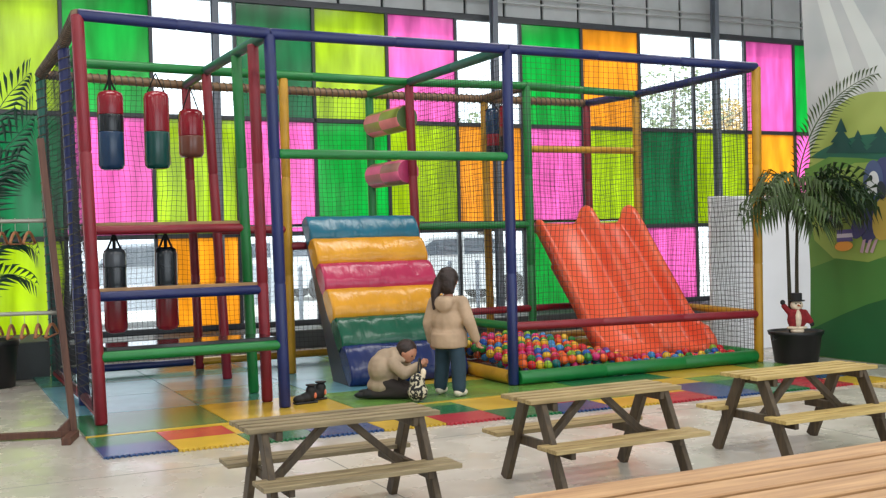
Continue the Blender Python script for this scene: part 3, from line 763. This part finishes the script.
# ------------------------------------------------------------------ children
SKIN = plain('skin', (176, 122, 96), .5, .06, 12)
def cloth(name, rgb, rough=.85, b=.5, s=18): return plain(name, rgb, rough, .1, 9, bmp=b, bscale=s)
HAIR = plain('dark_hair', (40, 26, 22), .55, .3, 30, bmp=.5, bscale=60)
def hand(m, wrist, d, side, curl=.4, s=1.0):
    """palm and five fingers growing from the wrist along d"""
    d = Vector(d).normalized(); side = Vector(side).normalized(); n = d.cross(side).normalized(); w = Vector(wrist)
    m.cap(w, .017*s, w+d*.04*s, .021*s)
    for i in range(4):
        off = side*(i-1.5)*.0125*s; L = (.030, .036, .034, .026)[i]*s; k = w+d*.048*s+off; e = k+(d*(1-curl)+n*curl)*L; e2 = e+(d*(1-2*curl)+n*curl*1.6).normalized()*L*.7
        m.cap(k, .0075*s, e, .007*s, 8); m.cap(e, .007*s, e2, .0058*s, 8)
    th = w+d*.015*s+side*.022*s; m.cap(th, .008*s, th+(d*.6+side*.5+n*.3).normalized()*.036*s, .0065*s, 8)
def face(t, c, fwd, up, hr):
    fwd = Vector(fwd).normalized(); up = Vector(up).normalized(); sd_ = fwd.cross(up).normalized()
    M = Matrix((sd_, fwd, up)).transposed()
    EW = plain('eye_dark', (30, 22, 20), .3)
    for s in (-1, 1): MB().sphere(c+fwd*hr*.86+sd_*s*hr*.36+up*hr*.02, hr*.1, 8, 6).build('eye', EW, t, True)
    MB().sphere(c+fwd*hr*.84-up*hr*.5, (hr*.2, hr*.08, hr*.06), 10, 6, M).build('mouth', plain('lips', (150, 76, 70), .5), t, True)
def head(m, c, fwd, up, hr):
    fwd = Vector(fwd).normalized(); up = Vector(up).normalized(); sd_ = fwd.cross(up).normalized(); M = Matrix((sd_, fwd, up)).transposed()
    m.sphere(c+up*hr*.12, (hr*.9, hr*1.0, hr*1.05), 16, 12, M); m.sphere(c+fwd*hr*.25-up*hr*.42, (hr*.66, hr*.66, hr*.62), 14, 10, M)
    m.sphere(c+fwd*hr*.95-up*hr*.18, (hr*.13, hr*.18, hr*.16), 8, 6, M)
    for s in (-1, 1): m.sphere(c+sd_*s*hr*.9-up*hr*.1, (hr*.1, hr*.18, hr*.24), 8, 6, M)
# standing girl, facing away towards the steps and the pit
g = empty('person', (2.84, -.19, .0255), R(-52)); tag(g, 'child with long dark ponytail standing in beige hooded coat and blue jeans', 'person')
hc = Vector((0, .015, .955)); hf = Vector((.05, 1, -.22)); hu = Vector((0, .22, 1))
m = MB(); head(m, hc, hf, hu, .085)
m.cap((0, 0, .80), .045, (0, .008, .90), .038); m.sphere((0, 0, .70), (.10, .07, .14)); m.sphere((0, 0, .52), (.095, .075, .1))
LG = [(-1, (-.07, .03, .5), (-.09, .05, .27), (-.105, .03, .06)), (1, (.07, -.02, .5), (.095, -.03, .27), (.11, -.06, .06))]
for s, a, b, c in LG: m.cap(a, .062, b, .045); m.cap(b, .045, c, .032); m.cap(Vector(c)-Vector((0, 0, .02)), .03, Vector(c)+Vector((.01*s, .075, -.03)), .024)
AR = [(-1, (-.125, 0, .775), (-.185, -.01, .60), (-.19, .05, .44)), (1, (.125, 0, .775), (.20, -.02, .61), (.235, .03, .46))]
for s, a, b, c in AR:
    m.cap(a, .035, b, .03); m.cap(b, .03, c, .023); hand(m, Vector(c)+(Vector(c)-Vector(b)).normalized()*.01, Vector(c)-Vector(b), (0, 1, 0), .45)
blob('body', m, SKIN, g, .008, 2)
m = MB()
m.sphere((0, 0, .74), (.128, .092, .085)); m.sphere((0, -.005, .62), (.145, .11, .14)); m.sphere((0, 0, .50), (.158, .122, .10)); m.lathe([(.13, .395), (.152, .40), (.155, .45), (.15, .52)], n=24)
for s, a, b, c in AR: m.cap(a, .058, b, .052); m.cap(b, .052, Vector(b).lerp(Vector(c), .92), .040)
m.cap((-.07, -.07, .80), .032, (.07, -.07, .80), .032); m.sphere((0, -.095, .765), (.085, .045, .07)); m.cap((-.085, -.04, .81), .026, (-.06, .04, .81), .024); m.cap((.085, -.04, .81), .026, (.06, .04, .81), .024)
COAT = cloth('beige_coat', (176, 150, 124), .8, .6, 14)
ct = blob('coat', m, COAT, g, .011, 4)
m = MB()
for s, a, b, c in LG: m.cap(Vector(a)-Vector((0, 0, .06)), .07, b, .066); m.cap(b, .066, Vector(c)+Vector((0, 0, .01)), .058)
m.sphere((0, 0, .45), (.11, .09, .08)); blob('jeans', m, cloth('dark_jeans', (36, 58, 72), .85, .5, 24), g, .011, 4)
M_sn = plain('cream_shoe', (214, 202, 186), .6, .1, 12)
for s, a, b, c in LG:
    c = Vector(c); mm = MB().sphere(c+Vector((0, -.01, -.025)), (.04, .05, .038)).sphere(c+Vector((.006*s, .055, -.032)), (.04, .062, .03)); blob('shoe', mm, M_sn, g, .008, 3)
m = MB(); sd3 = Vector((1, 0, 0))
m.sphere(hc+hu.normalized()*.02-hf.normalized()*.016, (.09, .095, .095), 16, 12); m.sphere(hc+Vector((0, -.05, -.03)), (.082, .055, .085))
m.sphere(hc+Vector((-.01, -.055, .085)), (.04, .035, .03))
m.cap(hc+Vector((-.055, -.05, .0)), .05, hc+Vector((-.085, -.085, -.10)), .042); m.cap(hc+Vector((-.085, -.085, -.10)), .042, hc+Vector((-.085, -.115, -.23)), .014)
m.cap(hc+Vector((.04, -.05, .0)), .045, hc+Vector((.055, -.055, -.09)), .022)
blob('hair', m, HAIR, g, .009, 2); face(g, hc, hf, hu, .085)
MB().sphere(hc+Vector((-.06, -.07, .02)), (.03, .02, .016)).build('hair_tie', SK, g, True)

# kneeling child, facing the standing one
kroot = empty('person', (2.36, .0, .0255), R(-YAW*180/math.pi-97)); tag(kroot, 'child kneeling on the mat in light grey beige hooded coat and dark trousers', 'person')
k = kroot
hc = Vector((.0, .165, .365)); hf = Vector((.45, 1, -.5)); hu = Vector((0, .45, 1))
m = MB(); head(m, hc, hf, hu, .078)
m.cap((0, .06, .30), .042, (0, .12, .36), .036); m.sphere((0, .02, .25), (.1, .08, .13)); m.sphere((0, -.03, .14), (.1, .09, .1))
KL = [(-1, (-.07, -.02, .12), (-.09, .16, .055), (-.085, -.12, .04)), (1, (.07, -.02, .12), (.1, .17, .055), (.09, -.12, .04))]
for s, a, b, c in KL: m.cap(a, .05, b, .042); m.cap(b, .042, c, .03); m.cap(c, .03, Vector(c)+Vector((0, -.07, -.01)), .022)
KA = [(-1, (-.115, .07, .29), (-.13, .16, .20), (-.08, .26, .24)), (1, (.115, .06, .29), (.15, .16, .21), (.07, .27, .27))]
for s, a, b, c in KA:
    m.cap(a, .034, b, .029); m.cap(b, .029, c, .022); hand(m, Vector(c)+(Vector(c)-Vector(b)).normalized()*.012, Vector(c)-Vector(b), (0, 0, 1), .5, .95)
blob('body', m, SKIN, k, .008, 2)
m = MB(); m.sphere((0, -.035, .19), (.145, .125, .15)); m.sphere((0, .015, .27), (.135, .11, .11)); m.sphere((0, -.05, .10), (.155, .135, .085)); m.sphere((0, .07, .31), (.11, .07, .06))
m.sphere((0, -.01, .335), (.105, .10, .07)); m.sphere((0, .05, .365), (.09, .07, .05)); m.sphere((.02, -.05, .24), (.16, .12, .13)); m.cap((-.075, .06, .355), .026, (.075, .06, .355), .026); m.cap((-.08, .07, .35), .024, (-.06, .14, .31), .022); m.cap((.08, .07, .35), .024, (.06, .14, .31), .022)
for s, a, b, c in KA: m.cap(a, .055, b, .05); m.cap(b, .05, Vector(b).lerp(Vector(c), .9), .037)
blob('coat', m, cloth('oatmeal_coat', (160, 140, 118), .85, .6, 14), k, .011, 4)
m = MB()
for s, a, b, c in KL: m.cap(a, .07, b, .055); m.cap(b, .055, c, .042)
blob('trousers', m, cloth('dark_trousers', (46, 38, 36), .85, .4, 20), k, .011, 4)
for s, a, b, c in KL: blob('boot', MB().cap(Vector(c)+Vector((0, .02, 0)), .042, Vector(c)+Vector((0, -.05, -.004)), .038).sphere(Vector(c)+Vector((0, -.1, -.012)), (.034, .06, .026)), M_shoe, k, .008, 3)
m = MB(); m.sphere(hc+hu.normalized()*.026-hf.normalized()*.022, (.083, .088, .083), 16, 12); m.sphere(hc-hf.normalized()*.045-hu.normalized()*.015, (.074, .05, .068))
blob('hair', m, HAIR, k, .009, 2); face(k, hc, hf, hu, .078)
# patterned bag held by the kneeling child
def pattern_mat():
    m, nt, bs = new_mat('floral_print')
    r, n = ramp_noise(nt, 42, lin((24, 24, 26)), lin((200, 188, 164)), detail=2, p0=.49, p1=.53)
    nt.links.new(r.outputs[0], bs.inputs['Base Color']); bs.inputs['Roughness'].default_value = .8; return m
bgp = empty('cloth_bag', (2.465, -.35, .022), R(-YAW*180/math.pi-97)); tag(bgp, 'small black and cream patterned cloth bag held by the kneeling child', 'bag')
blob('pouch', MB().sphere((0, 0, .08), (.08, .085, .08)).sphere((0, 0, .16), (.055, .065, .07)), pattern_mat(), bgp, .01)
MB().sweep(bez((-.03, 0, .20), (-.13, .0, .42), (-.135, .01, .285), 8)+bez((-.135, .01, .285), (-.10, .02, .30), (-.01, .03, .20), 8)[1:], .007, 6).build('handle', SK, bgp, True)
blob('pale_flap', MB().sphere((0, .05, .235), (.018, .024, .036)).sphere((0, .045, .205), (.018, .022, .03)), SW, bgp, .008)

# ------------------------------------------------------------------ outside the windows
M_bark = plain('bark', (92, 80, 66), .9, .2, 6); M_ol = plain('tree_leaf', (112, 128, 70), .7, .3, 3); M_oy = plain('tree_leaf_yellow', (206, 172, 84), .7, .2, 3)
def tree(x, y, h, r, lm, label, seed):
    rr = random.Random(seed); t = empty('tree', (x, y, -.1)); tag(t, label, 'tree')
    MB().sweep([(0, 0, 0), (.1, 0, h*.35), (.0, .1, h*.6), (.1, 0, h*.9)], [.16, .12, .08, .02], 8).build('trunk', M_bark, t, True)
    for k in range(7):
        a = rr.uniform(0, 6.28); z = h*rr.uniform(.35, .75); MB().sweep([(0.04, 0, z), (math.cos(a)*r*.5, math.sin(a)*r*.5, z+.5), (math.cos(a)*r*.9, math.sin(a)*r*.9, z+1.2)], [.06, .035, .012], 6).build('branch', M_bark, t, True)
    m = MB()
    for k in range(1300):
        d = Vector((rr.gauss(0, 1), rr.gauss(0, 1), rr.gauss(0, 1))).normalized()*r*rr.random()**.4
        c = Vector((d.x, d.y, h*.72+d.z*.85)); s = rr.uniform(.07, .14)
        u = Vector((rr.gauss(0, 1), rr.gauss(0, 1), rr.gauss(0, 1))).normalized(); v = u.orthogonal().normalized()
        m.add([c-u*s, c+v*s*.5, c+u*s, c-v*s*.5], [(0, 1, 2, 3)])
    o = m.build('foliage', lm, t); o['kind'] = 'stuff'
tree(20.5, 19, 7.2, 1.9, M_ol, 'green leafy tree seen through the high clear panes', 1)
tree(ony(728, 110, 23.5).x, 23.5, 7.6, 1.3, M_oy, 'yellow leaved tree seen through the high clear panes', 2)
tree(11.8, 16, 4.6, 1.5, M_ol, 'bushy tree outside the low clear panes behind the ball pit', 3)
tree(9.9, 22, 7.5, 2.2, M_ol, 'tall tree outside beyond the dark green pane', 5)
CP = plain('car_white', (232, 234, 236), .25, .02); CP2 = plain('car_silver', (206, 214, 226), .25, .04); CG = plain('car_glass', (60, 76, 92), .1, .05); CT = plain('tyre', (24, 24, 26), .8)
def car(x, y, mat, label):
    t = empty('parked_car', (x, y, -.1)); tag(t, label, 'car')
    pr_ = [(-2.1, .3), (-2.15, .7), (-1.9, .95), (-1.2, 1.02), (-.6, 1.45), (.9, 1.48), (1.5, 1.05), (2.05, .95), (2.15, .6), (2.1, .3)]
    b = MB().prism([(a, -.85, z) for a, z in pr_], (0, 1.7, 0)).build('body', mat, t)
    for gx in ([(-1.05, 1.06), (-.55, 1.38), (.1, 1.40), (.1, 1.06)], [(.18, 1.06), (.18, 1.40), (.85, 1.41), (1.32, 1.06)]):
        MB().prism([(a, -.87, z) for a, z in gx], (0, .03, 0)).build('side_window', CG, b)
    for wx in (-1.35, 1.35):
        for wy in (-.8, .8):
            MB().sweep([(wx, wy-.1, .32), (wx, wy+.1, .32)], .32, 18).build('wheel', CT, t, True)
car(2.6, 11.5, CP2, 'silver car parked outside behind the lower punching bags')
car(9.2, 13.0, CP, 'white car parked outside behind the ball pit netting')
car(6.2, 17.0, CP, 'white car parked outside beside the soft climbing steps')
M_post = plain('fence_grey', (110, 122, 138), .6)
for q in range(9):
    o = MB().sweep([(3.4+q*.55, 8.6, -.1), (3.4+q*.55, 8.6, .85)], [.035, .035], 8).sphere((3.4+q*.55, 8.6, .88), .045, 10, 6).build('bollard', M_post, None, True)
    tag(o, 'grey steel bollard standing outside the low clear panes', 'bollard', 'bollards outside the windows')
